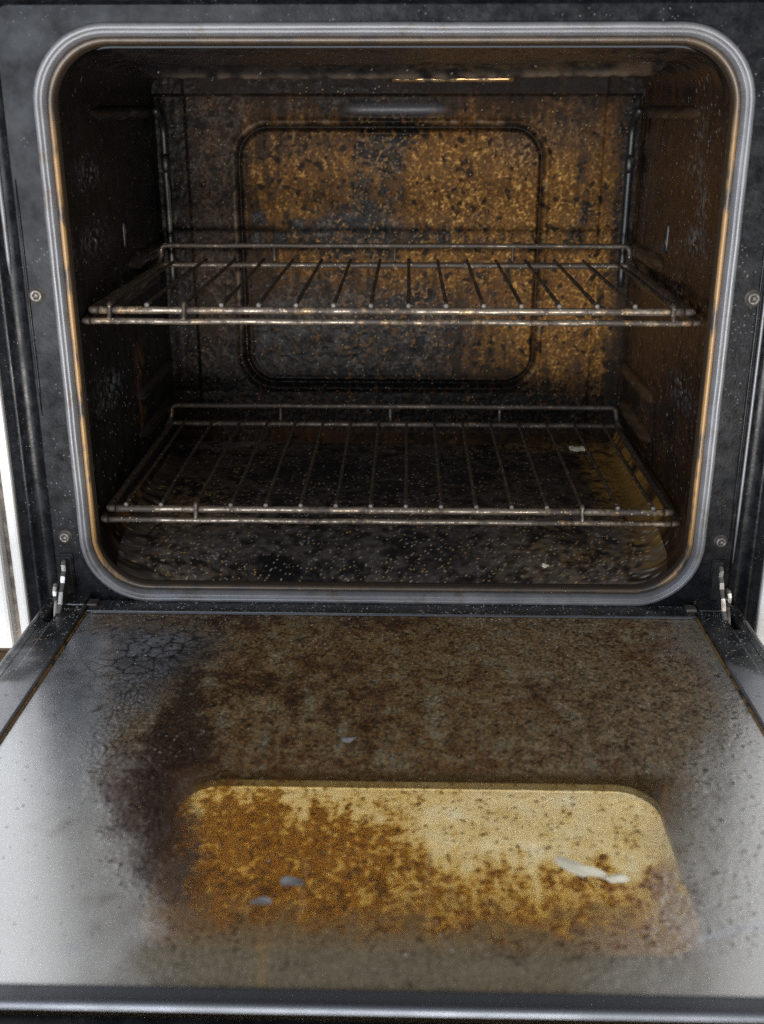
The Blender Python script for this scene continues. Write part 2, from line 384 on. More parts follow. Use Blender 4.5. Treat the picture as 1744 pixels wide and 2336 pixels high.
def dirt_floor(P, sh):
    x, y = P[..., 0], P[..., 1]; fz = .034; d = (.00144, .0012)
    def B(u, v, ru, rv, a=0, p=2):
        c = onz(u, v, fz); c1 = onz(u+ru, v, fz); c2 = onz(u, v+rv, fz); return blob(x, y, (c.x, c.y), (abs(c1.x-c.x), abs(c2.y-c.y)), a, p)
    low, mid, worm, fine = field(sh, d, .05, 2), field(sh, d, .012, 2), field(sh, d, .005), field(sh, d, .003)
    amber = .95*B(1415, 1105, 75, 80, 0, 3)+.45*B(1250, 1030, 170, 18)+.8*B(1500, 1220, 60, 70)+.30*B(420, 1290, 180, 25)+.40*B(1300, 1250, 180, 60)+.35*B(420, 1180, 120, 80)
    char = .30+.30*B(900, 1100, 280, 55, 0, 3)+.5*B(640, 1265, 130, 26)+.4*B(1000, 1240, 90, 30)+.2*B(700, 1080, 150, 40)+.6*B(420, 1030, 40, 22)-.45*amber
    col = lerp((.009, .008, .008), (.040, .035, .033), sg(mid*.8+worm*.8+low*.3))
    col = lerp(col, (.065, .043, .027), .5*sg(low*1.1+mid*.5-.5, 2))
    col = lerp(col, (.235, .125, .030), np.clip(amber*1.5, 0, 1)*sg(worm*.8+mid*.6+amber*3-1.4))
    grey = ss(.17, .02, y)*sg(mid+low*.8+.1, 2); col = lerp(col, lerp((.040, .037, .035), (.100, .093, .087), sg(fine+worm*.6)), .7*grey)
    cm = sg(low*.8+mid*.6+fine*.3+(char-.62)*6, 3); col = lerp(col, (.008, .008, .009), cm)
    patch = B(545, 1012, 95, 22, 0, 3)*sg(mid*1.2+worm*.6+.6, 4); col = lerp(col, (.17, .13, .11), patch)
    dust = np.clip(.35+.65*ss(.13, .02, y), 0, 1)
    col = dustv(col, dust, .026, (.36, .34, .32), .3, .9); col = dustv(col, dust, .015, (.50, .32, .13), .5, 1)
    rough = .50-.22*cm+.08*fine*.5
    return col, rough, .00010*worm+.00012*mid+.00004*fine+.00025*low+.0002*cm, 2, 1
def dirt_sheen_side(sgn):
    def f(P, sh):
        y, z = P[..., 1], P[..., 2]; d = (.00144, .0013)
        def B(u, v, ru, rv, p=2):
            c = onx(u, v, sgn*.2275); c1 = onx(u+ru, v, sgn*.2275); c2 = onx(u, v+rv, sgn*.2275); return blob(y, z, (c.y, c.z), (abs(c1.y-c.y), abs(c2.z-c.z)), 0, p)
        low, mid, worm, fine = field(sh, d, .05, 2), field(sh, d, .014, 2), field(sh, d, .005), field(sh, d, .003); st = field(sh, d, (.008, .07), 2)
        if sgn > 0:
            col = lerp((.016, .0085, .0055), (.052, .025, .012), sg(st*.25+mid*.7+worm*.5+low*.3))
            col = lerp(col, (.085, .045, .018), .7*ss(.19, .30, y)*sg(st*.9+worm*.5-.3))
            amb = ss(.066, .05, z)*ss(.05, .10, y); col = lerp(col, (.30, .155, .035), np.clip(amb, 0, 1)*sg(st+worm*.5+.6))
            col = lerp(col, (.008, .007, .007), .85*sg(low*1.1+mid*.6-.35, 3)); dt, pr = np.clip(.15+.8*ss(.25, .04, y), 0, 1), .014
            rough = .30+.05*mid-.12*sg(low+mid-1, 3)
        else:
            col = lerp((.0035, .0035, .004), (.009, .008, .0075), sg(st*.6+mid*.6+worm*.4))
            rust = .85*B(318, 840, 9, 42)+.7*B(322, 940, 9, 50)+.9*ss(.068, .046, z)*ss(.25, .10, y)*ss(.02, .06, y); col = lerp(col, (.13, .062, .026), np.clip(rust, 0, 1)*sg(mid+worm*.5))
            dt, pr = np.clip(.08+.35*ss(.3, .1, z)+.4*ss(.2, .05, y), 0, 1), .010; rough = .50+.05*mid
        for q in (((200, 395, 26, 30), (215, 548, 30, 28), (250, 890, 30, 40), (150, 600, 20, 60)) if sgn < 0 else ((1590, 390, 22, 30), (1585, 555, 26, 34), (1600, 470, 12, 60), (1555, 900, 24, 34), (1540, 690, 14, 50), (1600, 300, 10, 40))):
            col = lerp(col, (.17, .175, .19), .55*B(*q)*sg(fine+worm*.8-.7, 4))  # pale smudges: highlights of the dents painted into the wall colour
        col = dustv(col, dt, pr*.55, (.36, .36, .39), .25, .9); col = dustv(col, dt, pr*.35, (.45, .26, .10), .4, .9)
        return col, rough, .00009*worm+.00012*mid+.00014*low+.00004*fine, 0, -sgn
    return f
def dirt_sheen_ceil(P, sh):
    d = (.00144, .0012); mid, worm = field(sh, d, .014, 2), field(sh, d, .005); x = P[..., 0]
    col = lerp((.0065, .0065, .007), (.020, .016, .014), sg(mid*.7+worm*.5)); col = lerp(col, (.055, .035, .018), .6*ss(-.08, .1, x)*sg(mid+worm*.4-.2))
    yb = .172-.06*ss(.02, .21, x); bead_sheen = np.exp(-((P[..., 1]-yb+.004)/.0030)**2)*ss(.2, .15, np.abs(x))*sg(mid*.9+.6); col = lerp(col, (.13, .10, .075), .55*bead_sheen)  # highlight along the ceiling bead painted into the colour
    col = dustv(col, np.ones(sh), .003, (.22, .22, .24), .3, .8)
    return col, .28-.04*bead_sheen+.05*mid, .00015*worm+.0003*mid, 2, -1
b0 = -na//2; cuts = [b0, nh+na//2, nh+na+nv+na//2, 2*nh+2*na+nv+na//2, n-na//2]
nm = ['cavity_floor', 'side_wall', 'cavity_ceiling', 'side_wall']; mt = ['floor', 'rwall', 'ceil', 'lwall']; fns = [dirt_floor, dirt_sheen_side(1), dirt_sheen_ceil, dirt_sheen_side(-1)]
cav = []
FLOORH = None
for q in range(4):
    idx = [k % n for k in range(cuts[q], cuts[q+1]+1)]; m_ = len(idx); P = arr[:, idx].copy(); sh = P.shape[:2]
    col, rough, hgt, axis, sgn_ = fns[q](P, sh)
    fade = np.minimum(np.arange(m_), np.arange(m_)[::-1])[None, :]; fade = np.clip(fade/8.0, 0, 1)*np.clip(np.minimum(np.arange(sh[0]), np.arange(sh[0])[::-1])/4.0, 0, 1)[:, None]
    P[..., axis] += sgn_*hgt*fade
    if q == 0: FLOORH = P.copy()
    F = [(i*m_+k, (i+1)*m_+k, (i+1)*m_+k+1, i*m_+k+1) for i in range(sh[0]-1) for k in range(m_-1)]
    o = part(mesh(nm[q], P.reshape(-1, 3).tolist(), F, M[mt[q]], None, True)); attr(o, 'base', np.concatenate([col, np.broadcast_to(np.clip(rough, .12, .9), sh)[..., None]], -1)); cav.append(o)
cfloor, rwall, cceil, lwall = cav

# ---- back wall: fine grid with the pressed rectangular groove and the burnt crust as relief
gx, gz = 540, 430
xs = np.linspace(-.2275, .2275, gx); zs = np.linspace(.036, .3945, gz); dw = .455/gx
XX, ZZ = np.meshgrid(xs, zs); YY = np.full_like(XX, D); sh = XX.shape
cxp, czp, hwp, hhp, rp = -.0062, .2235, .1445, .1230, .030
qx = np.abs(XX-cxp)-(hwp-rp); qz = np.abs(ZZ-czp)-(hhp-rp)
sd = np.hypot(np.maximum(qx, 0), np.maximum(qz, 0))+np.minimum(np.maximum(qx, qz), 0)-rp
YY += .0050*np.exp(-(sd/.0026)**2)                        # groove
YY -= .0026*np.exp(-((sd-.0050)/.0026)**2)               # raised lips
YY -= .0018*np.exp(-((sd+.0050)/.0026)**2)
YY -= .0075*np.exp(-((np.abs(XX+.0002)/.045)**6+((ZZ-.3622)/.0040)**2))   # lamp ridge
YY -= .010*ss(.050, .037, ZZ)                             # cove at the floor
YY -= .006*ss(.3735, .3765, ZZ)                           # step under the ceiling
YY += .0018*ss(.196, .199, np.abs(XX-(-.002)))-.004*ss(.214, .2275, np.abs(XX))
Bb = lambda u, v, ru, rv, a=0, p=2: blob(XX, ZZ, bk(u, v), (ru*PXB, rv*PXB), a, p)
amber = .05+.80*Bb(1010, 470, 300, 190, 0, 3)+.46*Bb(1340, 650, 150, 330, 0, 3)+.45*Bb(640, 420, 110, 150)+.40*Bb(1050, 770, 290, 120)+.10*Bb(720, 720, 200, 120)
amber *= 1-.75*ss(-.11, -.17, XX)
char = .08+.40*Bb(720, 225, 360, 50, 0, 3)+.62*Bb(880, 315, 105, 80, .3)+.42*Bb(800, 535, 300, 42)+.50*Bb(800, 800, 270, 95, 0, 3)+.62*Bb(900, 915, 560, 60, 0, 4)
char += .60*Bb(390, 450, 62, 420, 0, 4)+.45*Bb(445, 350, 55, 110)+.35*Bb(480, 860, 110, 120)+.28*Bb(1130, 535, 170, 32)+.4*Bb(800, 520, 90, 50)+.45*Bb(1335, 500, 36, 50)+.35*Bb(1180, 960, 400, 60, 0, 4)
char += .30*Bb(830, 440, 75, 110, -.5)+.36*Bb(830, 740, 330, 140, 0, 3)+.12*Bb(480, 700, 150, 200)+.18*Bb(700, 690, 240, 90)+.14*Bb(1000, 690, 190, 100)+.5*Bb(1440, 400, 40, 300, 0, 4)
for u, v, r in ((590, 497, 15), (680, 515, 13), (745, 525, 17), (782, 512, 12), (640, 545, 13), (835, 480, 15), (585, 545, 12), (1010, 540, 12)): char += .75*Bb(u, v, r*1.2, r*1.2, 0, 3)
pale = .80*Bb(490, 440, 75, 240, 0, 3)+.75*Bb(505, 240, 70, 35, 0, 4)+.7*Bb(520, 720, 60, 120)+.6*Bb(690, 330, 140, 60)+.45*Bb(1300, 290, 130, 80)+.5*Bb(1180, 330, 90, 60)+.8*Bb(545, 985, 90, 28, 0, 3)+.45*Bb(1150, 195, 300, 25)
char -= .50*pale
low, mid, worm, wrm2, fine = field(sh, dw, .045, 2), field(sh, dw, .013, 2), field(sh, dw, .0052), field(sh, dw, .0062), field(sh, dw, .0026)
st = field(sh, dw, (.075, .009), 2)
lines = np.exp(-(worm/.35)**2)                            # the curled crust
grain = np.clip(.55*lines+.55*sg(fine*1.3+worm*.3, 2.2)-.18, 0, 1)
cov = sg(mid*.40+st*.85+low*.3+(amber-.42)*6.5)
col = lerp((.014, .0085, .0055), (.034, .0175, .0075), sg(mid+fine*.6))
col = lerp(col, (.085, .040, .0125), cov)
col = lerp(col, (.315, .145, .029), cov*grain*(.55+.45*sg(mid*.9+amber*2-.8)))
col = lerp(col, (.52, .33, .115), .75*cov*lines*sg(fine*1.4+mid*.5-1.3, 4)*np.clip(amber*1.3, 0, 1))
pm = np.clip(pale*1.4, 0, 1)*sg(mid*.6+low*.4+pale*3-1.0, 2.5)
col = lerp(col, lerp((.018, .014, .012), (.100, .077, .062), grain), pm*.66)
col = lerp(col, (.040, .018, .008), .5*sg(low+st*.7-1.0, 3)*(1-pm))
pits = sg(wrm2*1.0-1.35, 9); col = lerp(col, (.009, .007, .006), .9*pits)
cm = sg(low*.35+mid*.65+worm*.55+fine*.35+st*.25+(char-.47)*6.0, 3.0)
cmv = cm*(1-.60*sg(fine*1.3+worm*.9-1.0, 4)); col = lerp(col, lerp((.0028, .0027, .003), (.0085, .0072, .0066), sg(fine)), cmv)
groove = np.exp(-(sd/.0026)**2); lipm = np.exp(-((sd-.0050)/.0020)**2); col = lerp(col, (.006, .0055, .0055), .85*groove); col = lerp(col, (.22, .17, .12), .45*lipm*sg(mid-.5, 3)*(1-cm))
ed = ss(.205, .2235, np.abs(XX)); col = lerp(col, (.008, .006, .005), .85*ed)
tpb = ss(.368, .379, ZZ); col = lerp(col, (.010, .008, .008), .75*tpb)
col = col*.74
lampm = np.exp(-((np.abs(XX+.0002)/.043)**6+((ZZ-.3630)/.0040)**2)); col = lerp(col, (.12, .12, .13), .85*lampm)  # grey highlight on the lamp ridge put into the wall colour
glint = (rng.random(sh) < .006*cm)*rng.random(sh); col = lerp(col, (.22, .22, .24), glint*.6)
col = dustv(col, np.ones(sh), .002, (.40, .29, .15), .3, .8)
rough = .66-.24*cm-.30*groove-.2*lampm+.05*mid
YY -= (.00009*lines+.00010*mid+.00003*fine)*(1-.6*cm)-.00015*pits+cm*(.0002+.00009*worm+.00010*mid+.00003*fine)
F = [(j*gx+i, j*gx+i+1, (j+1)*gx+i+1, (j+1)*gx+i) for j in range(gz-1) for i in range(gx-1)]
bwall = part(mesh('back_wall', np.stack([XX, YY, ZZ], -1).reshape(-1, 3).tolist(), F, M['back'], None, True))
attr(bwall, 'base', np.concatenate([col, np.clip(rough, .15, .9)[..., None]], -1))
def plain(o, col, rough):
    n_ = len(o.data.vertices); c = np.tile(np.array([*col, rough]), (n_, 1)); k = .6+.8*rng.random((n_, 1)); c[:, :3] *= k
    hit = rng.random(n_) < .03; c[hit, :3] = (.10, .08, .055); attr(o, 'base', c)

# ---- rack supports, thermostat tubes and ridges pressed into the side walls
for sx, wall in ((1, rwall), (-1, lwall)):
    mt_ = M['rwall'] if sx > 0 else M['lwall']
    for z0, y0, y1, r in ((.0585, .03, .30, .0055), (.0870, .155, .292, .0075), (.1225, .158, .305, .0070), (.2125, .03, .30, .0055), (.2375, .165, .302, .0080), (.3600, .085, .30, .0055)):
        pth = []; rad = []
        for k in range(15):
            t = k/14; pth.append((sx*(.2285), y0+(y1-y0)*t, z0)); rad.append(r*max(.05, min(1, math.sin(PI*t)*3.2)))
        o = tube('rack_support', pth, rad, mt_, wall, 10, False, .15); plain(o, (.040, .025, .015) if sx > 0 else (.015, .013, .012), .30)
    # vertical pressed slots
    for (u, v0, v1) in (((1523, 506, 582) if sx > 0 else (284, 503, 573)),):
        a = onx(u, v0, sx*.2275); b = onx(u, v1, sx*.2275)
        o = tube('pressed_slot', [(sx*.2276, (a.y+b.y)/2, a.z+(b.z-a.z)*k/8) for k in range(9)], [.0004]+[.0022]*7+[.0004], M['ceil'], wall, 8)
        plain(o, (.007, .007, .007), .48)
    # tube up the back corner with a clip
    o = tube('corner_tube', fillet([(sx*.2185, .299, .20), (sx*.2185, .299, .350), (sx*.2185, .270, .3620)], .012), .0032, M['ceil'], wall, 10, False, .1)
    plain(o, (.007, .007, .007), .48)
    bm = bmesh.new(); bmesh.ops.create_icosphere(bm, subdivisions=2, radius=1); bmesh.ops.scale(bm, vec=(.0042, .0042, .0085), verts=bm.verts); bmesh.ops.translate(bm, vec=(sx*.2170, .2925, .3145), verts=bm.verts)
    o = frombm('tube_clip', bm, M['ceil'], wall, True); plain(o, (.007, .007, .007), .48)

part(tube('grill_tube', [(-.004+.11*k/20, .288, .3885) for k in range(21)], .0030, M['rim_gold'], None, 10, False, .1))
# ---- screws
def screw(x, z, r):
    bm = bmesh.new()
    prof = [(r*1.28, 0), (r*1.22, -.0008), (r*1.02, -.0010), (r, -.0026), (r*.80, -.0034), (r*.52, -.0036), (r*.50, -.0016), (0.0001, -.0013)]
    nseg = 24; rg = []
    for d, y in prof:
        rg.append([bm.verts.new((x+d*math.cos(2*PI*k/nseg)*(1 if d > r*.51 else (1+.22*math.cos(6*2*PI*k/nseg))), y, z+d*math.sin(2*PI*k/nseg)*(1 if d > r*.51 else (1+.22*math.cos(6*2*PI*k/nseg))))) for k in range(nseg)])
    for a, b in zip(rg, rg[1:]):
        for k in range(nseg): bm.faces.new((a[k], a[(k+1) % nseg], b[(k+1) % nseg], b[k]))
    bm.faces.new(rg[-1])
    return part(frombm('screw', bm, M['dull'], None, True))
screw(-.2525, .2386, .0047); screw(.2542, .2384, .0047); screw(-.2512, .0535, .0043); screw(.2516, .0543, .0043)

# ---- drawer front below the door, toe board
drw = box('drawer_front', -.287, .287, .004, .03, -.385, -.064, M['dwhite'], None, .004); part(drw)
box('drawer_handle_lip', -.20, .20, -.004, .0035, -.084, -.078, M['dwhite'], drw, .002)
part(box('toe_board', -.287, .287, .03, .05, FZ+.001, -.386, M['wood'], None, .002))

# ---- door
DT = .040    # thickness
gx0, gx1, gy0, gy1 = -.2325, .2330, -.4055, -.0125
# outer panel with the window opening
win = dict(cx=0.0205, hw=.1485, y0=-.3360, y1=-.1855, r=.026)
def flatring(hw, a, b, r, z, cx=0.0): return [(x, y, z+doorz(y)) for x, y in rrect(hw, a, b, r, 8, 30, 20, cx)]
za, zb = -DT, -DT-.005
V, F = loft([flatring(.2665, -.428, -.006, .004, za), flatring(win['hw'], win['y0'], win['y1'], win['r'], za, win['cx']), flatring(win['hw'], win['y0'], win['y1'], win['r'], zb, win['cx']), flatring(.2665, -.428, -.006, .004, zb)])
F = [f[::-1] for f in F]
door = part(mesh('door', V, F, M['panel'])); tag(door, 'oven door lying open with greasy glass')
r0 = flatring(win['hw']+.004, win['y0']-.004, win['y1']+.004, win['r'], zb-.0006, win['cx']); r1 = [(x, y, z-.0035) for x, y, z in r0]; nn = len(r0)
mesh('window_pane', r0+r1, [tuple(range(nn)), tuple(range(2*nn-1, nn-1, -1))]+[(k, nn+k, nn+(k+1) % nn, (k+1) % nn) for k in range(nn)], M['clear'], door)
# inner glass sheet
ax, ay = 560, 480
gxs = np.linspace(gx0, gx1, ax); gys = np.linspace(gy0, gy1, ay); GX, GY = np.meshgrid(gxs, gys); sh = GX.shape; dg = (.393/ay, .4655/ax)
def Bg(u, v, ru, rv, a=0, p=2):
    c = ondoor(u, v); c1 = ondoor(u+ru, v); c2 = ondoor(u, v+rv); return blob(GX, GY, (c.x, c.y), (abs(c1.x-c.x), abs(c2.y-c.y)), a, p)
def dp(*pts): return [tuple(ondoor(u, v)[:2]) for u, v in pts]
low, mid, drop, fine, run = field(sh, dg, .055, 2), field(sh, dg, .014, 2), field(sh, dg, .0048), field(sh, dg, .0028), field(sh, dg, (.06, .007), 2)
bubc = cells(GX+.0010*mid, GY+.0010*drop, .0034, 2.7); bub = ss(.04, .38, bubc)          # tiny beads of baked grease
bR = np.minimum(.2+(GY+.206)*.478, .225); bL = np.maximum(-.172-(GY+.225)*.40, -.172)-.06*ss(-.09, -.045, GY)
xr = ss(-.030, .026, GX+.006*low-bR); xl = ss(.034, -.030, GX+.009*low-bL); near = ss(-.370, -.390, GY+.003*mid)
upr = ss(-.243, -.229, GY)                                                       # hinge half of the pane
dark = .06+.95*Bg(395, 1640, 62, 120, 0, 2.5)+.75*Bg(395, 1810, 75, 200, 0, 3)+.50*Bg(700, 2045, 330, 80, 0, 2.5)+.35*Bg(470, 2010, 130, 140)+.40*Bg(620, 1415, 330, 22, 0, 4)+.20*Bg(1350, 1600, 140, 120)+.30*Bg(660, 1590, 260, 90)+.25*Bg(1000, 2030, 400, 60)+.20*Bg(850, 1690, 220, 50)+.36*Bg(620, 1900, 260, 60)+.10*Bg(1000, 1560, 400, 120)+.35*Bg(460, 1480, 50, 60)
dark = dark*(1-.95*near)*(1-.9*xr)*(1-.95*xl)-.30*xl-.3*xr
# lower and left border of the thinner grease over the window
edge = -.318+.046*ss(.055, -.02, GX)+.005*run+.004*mid+.004*low
thin = ss(-.010, .010, GY-edge)*ss(-.126, -.110, GX+.003*mid+.002*drop)*ss(.175, .160, GX)*ss(-.222, -.238, GY)
T = .95+.20*Bg(700, 1550, 330, 150)+.35*Bg(560, 1990, 300, 130, 0, 3)+.30*Bg(1200, 2080, 450, 100, 0, 3)
T = T+(.48+.26*ss(.05, -.08, GX)+.10*run*ss(.08, -.02, GX)-T)*thin
T = T*(1-.72*xr)*(1-.90*xl)*(1-.35*near)
h1 = field(sh, dg, .0024); h3 = field(sh, dg, .0034); wz0 = ss(-.236, -.246, GY)*ss(-.392, -.380, GY)*ss(.175, .160, GX)*ss(-.13, -.11, GX)
Tn = np.clip(T*(.80+.18*mid*(1-.5*thin)+.30*run*ss(-.10, -.25, GY)*(1-near)*(1-.75*thin)+.42*(.5-bub))+.20*(drop*.7+fine*.5)*ss(.1, .5, T)*(1-.5*thin), 0.02+.36*thin, 2)
T = T+0; Tn = Tn+wz0*(.55*ss(-.325, -.378, GY+.003*mid)+.45*ss(.128, .156, GX+.003*mid)*ss(-.285, -.33, GY))*(1-.8*thin)
wzT = ss(-.236, -.246, GY)*ss(.172, .150, GX)*(1-near)*(1-thin); Tn = np.maximum(Tn, (.95+.12*drop+.10*fine+.15*low)*wzT)
lowr = ss(.016, -.016, GY-edge); spk = sg(h1*.65+h3*.75+.25*run+.25*mid-1.95+1.55*ss(.06, -.08, GX)+1.65*lowr, 3.6)      # grease beads, denser to the left and lower down
Tw = .46+.42*lowr+.24*ss(.06, -.08, GX)+(.62+.55*lowr)*spk+.06*mid+.45*ss(-.335, -.380, GY+.003*mid)+.35*ss(.128, .156, GX+.003*mid)*ss(-.285, -.33, GY); Tn = np.clip(Tn*(1-wz0)+Tw*wz0, .02, 2)
K = np.array([.52, 1.00, 2.3]); tint = np.exp(-Tn[..., None]*K)*np.array([.98, .97, .94])
olive, tan_, brown_ = (.235, .205, .145), (.225, .138, .055), (.125, .062, .021)
film = lerp(olive, tan_, ss(.10, .55, Tn)); film = lerp(film, brown_, ss(.70, 1.30, Tn)*.9)
film = lerp(film, (.20, .185, .145), .22*upr*ss(.0, .15, GX)); film = lerp(film, olive, near*.85)
film = lerp(film, (.165, .066, .018), .55*sg(low*.9+mid*.7-1.0, 3)*ss(.3, .6, T)*(1-near))
film = film*(.58+.60*bub+.18*fine)[..., None].clip(.25, 1.6)
film = lerp(film, (.42, .36, .24), .45*sg(fine+drop-1.7, 5)*(1-xl))
op = np.clip(.18+.46*Tn+.10*bub*ss(.2, .6, T), 0, .84)
op = op*(1-wz0)+(.10+.34*spk+.06*lowr)/.45*wz0; wz = ss(-.232, -.242, GY)*ss(-.390, -.376, GY)*ss(-.122, -.106, GX+.003*mid)*ss(.170, .154, GX); op = op*(1-.55*wz); op = np.maximum(op, .74*upr*(1-xl))
film = lerp(film, lerp((.085, .043, .014), (.20, .115, .038), bub*sg(mid*.6+.2)), .75*wz*(1-thin)); low_half = ss(-.350, -.388, GY+.004*mid)*(1-xl); op = op+(.90-op)*low_half*.9
leftg = ss(-.098, -.116, GX+.003*mid+.002*drop-.022*ss(-.26, -.36, GY))*ss(-.19, -.23, GY); op = op+(.985-op)*leftg; film = lerp(film, lerp((.060, .036, .026), (.20, .17, .155), ss(-.122, -.170, GX+.006*low)), leftg*.85*(1-near))
botg = ss(-.338, -.374, GY+.006*mid+.003*drop)*ss(-.13, -.10, GX)*(1-xr)
film = lerp(film, lerp((.20, .115, .040), (.20, .165, .105), ss(-.355, -.388, GY))*(.75+.4*bub)[..., None], botg*.9); op = op+(.965-op)*botg
rightg = ss(.134, .162, GX+.004*mid)*ss(-.26, -.34, GY); film = lerp(film, lerp((.15, .082, .030), (.26, .23, .185), ss(.14, .175, GX)), .8*rightg); op = op+(.95-op)*rightg
for pts, wd in ((((597, 1600), (588, 1660), (568, 1730), (563, 1770)), .0018), (((650, 1560), (640, 1660), (632, 1740)), .0012), (((602, 2150), (592, 2262)), .0025), (((980, 1950), (975, 2100), (985, 2150)), .0022), (((700, 1960), (690, 2090)), .0016)):
    s_ = stroke(GX+.0006*mid, GY, dp(*pts), wd); film = lerp(film, (.30, .20, .085), .65*s_); op = np.maximum(op, .60*s_); dark = dark*(1-s_)
# paler film towards the two sides
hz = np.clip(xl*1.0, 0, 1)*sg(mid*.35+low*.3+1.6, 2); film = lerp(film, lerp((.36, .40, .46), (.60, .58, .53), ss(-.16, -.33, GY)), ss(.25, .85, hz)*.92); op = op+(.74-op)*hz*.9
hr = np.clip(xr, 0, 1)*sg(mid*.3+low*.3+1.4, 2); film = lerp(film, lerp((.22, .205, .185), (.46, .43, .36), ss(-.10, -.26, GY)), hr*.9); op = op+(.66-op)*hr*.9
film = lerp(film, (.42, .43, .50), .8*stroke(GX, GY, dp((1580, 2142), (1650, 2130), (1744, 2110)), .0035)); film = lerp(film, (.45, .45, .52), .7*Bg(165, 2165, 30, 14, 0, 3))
# burnt drops, baked crackle, dark deposit
dots = sg(h1-1.65+.40*ss(.3, .7, T)+.25*mid, 9)*ss(.12, .35, T)
dots = np.maximum(dots, .75*sg(h1*1.0+drop*.15-1.5, 7)*np.maximum(thin, .6*wz))
h2 = field(sh, dg, .0070); dots = np.maximum(dots, sg(h2-2.45+.3*low, 9)*ss(.1, .3, T)*(1-thin))*(1-.7*near)
wx, wy = GX+.0022*field(sh, dg, .02), GY+.0022*field(sh, dg, .02)
c1, c2 = cells(wx, wy, .0125, 1.3), cells(wx, wy, .0058, 4.2)
crk = 1.0*Bg(365, 1475, 105, 70, -.3, 3)+.45*Bg(240, 1560, 110, 60); crk2 = .9*Bg(350, 1620, 120, 130, 0, 3)+.75*Bg(520, 1590, 220, 120, 0, 3)+.5*Bg(350, 1800, 90, 150)
plate = np.clip(Bg(300, 1500, 160, 90, -.2, 3)*1.3, 0, 1)*sg(mid*.3+low*.3+1.2, 3); film = lerp(film, lerp((.060, .066, .080), (.22, .237, .275), sg(mid*.8+drop*.4)), plate*.92); op = np.maximum(op, .82*plate)
crack = np.maximum(np.clip(crk*1.3, 0, 1)*ss(.17, .05, c1)*sg(low*.6+mid*.5+1.2, 3), np.clip(crk2*1.2, 0, 1)*ss(.26, .06, c2)*sg(mid*.8+low*.5+.3, 3))
crack *= ss(-.232, -.215, GX)
dark = dark*(1-.45*wz0)
dm = sg(low*.35+mid*.6+drop*.55+fine*.45+run*.2*ss(-.1, -.25, GY)+(dark-.50)*5.6-.5*(bub-.5), 2.6)
dk = np.clip(np.maximum(np.maximum(dm*.92, crack*.95), dots*.85), 0, 1)
dcol = lerp((.010, .0062, .005), (.050, .027, .017), np.clip(sg(drop+fine*.5)*.5+.6*bub-.1, 0, 1)); dcol = lerp(dcol, (.008, .008, .010), np.clip(crk, 0, 1))
dcol = lerp(dcol, (.075, .036, .013), np.clip(thin+.6*wz, 0, 1)*.8); film = lerp(film, dcol, dk); op = np.maximum(op, dk*.95)
film = dustv(film, np.ones(sh), .006, (.5, .45, .38), .3, .9)
coat = np.clip(xr*.34+xl*.48, 0, .5)*(1-.40*ss(-.11, -.02, GY)*xr)
coat += .12*Bg(330, 1490, 120, 75, 0, 3)*sg(mid+.6, 2)
coat = np.clip(coat*(.95+.04*mid)+.035+.02*near, 0, .66)*(1-.82*dk)
crough = np.clip(.27-.03*xl+.08*(1-np.clip(xl+xr, 0, 1))+.015*mid, .08, .4)
frough = np.clip(.58-.22*dk+.04*drop, .2, .8)
rel = .00008*(drop*.6+fine*.3+mid*.5)*ss(.15, .6, T)+.00012*dk+.00014*bub*ss(.15, .6, T)+.0003*bub*np.clip(crk2, 0, 1)-.0002*crack
GZ = -.00059-DA*(GY+.012)+rel
V = np.stack([GX, GY, GZ], -1).reshape(-1, 3).tolist(); F = [(j*ax+i, j*ax+i+1, (j+1)*ax+i+1, (j+1)*ax+i) for j in range(ay-1) for i in range(ax-1)]; fmi = [0]*len(F)
o0 = len(V); V += [(x, y, doorz(y)-.004) for x, y in ((gx0, gy0), (gx1, gy0), (gx1, gy1), (gx0, gy1))]
F.append((o0+3, o0+2, o0+1, o0)); fmi.append(1)
iglass = mesh('inner_glass', V, F, None, door, True, [M['glass'], M['clear']], fmi)
tag(iglass, 'inner door glass smeared with burnt brown grease')
pad = lambda a: np.concatenate([a.reshape(-1, a.shape[-1]), np.tile(a.reshape(-1, a.shape[-1])[:1], (4, 1))])
attr(iglass, 'tint', pad(np.concatenate([tint, np.ones(sh)[..., None]], -1))); attr(iglass, 'film', pad(np.concatenate([film, op[..., None]], -1))); attr(iglass, 'coat', pad(np.stack([coat, crough, frough, np.ones(sh)], -1)))
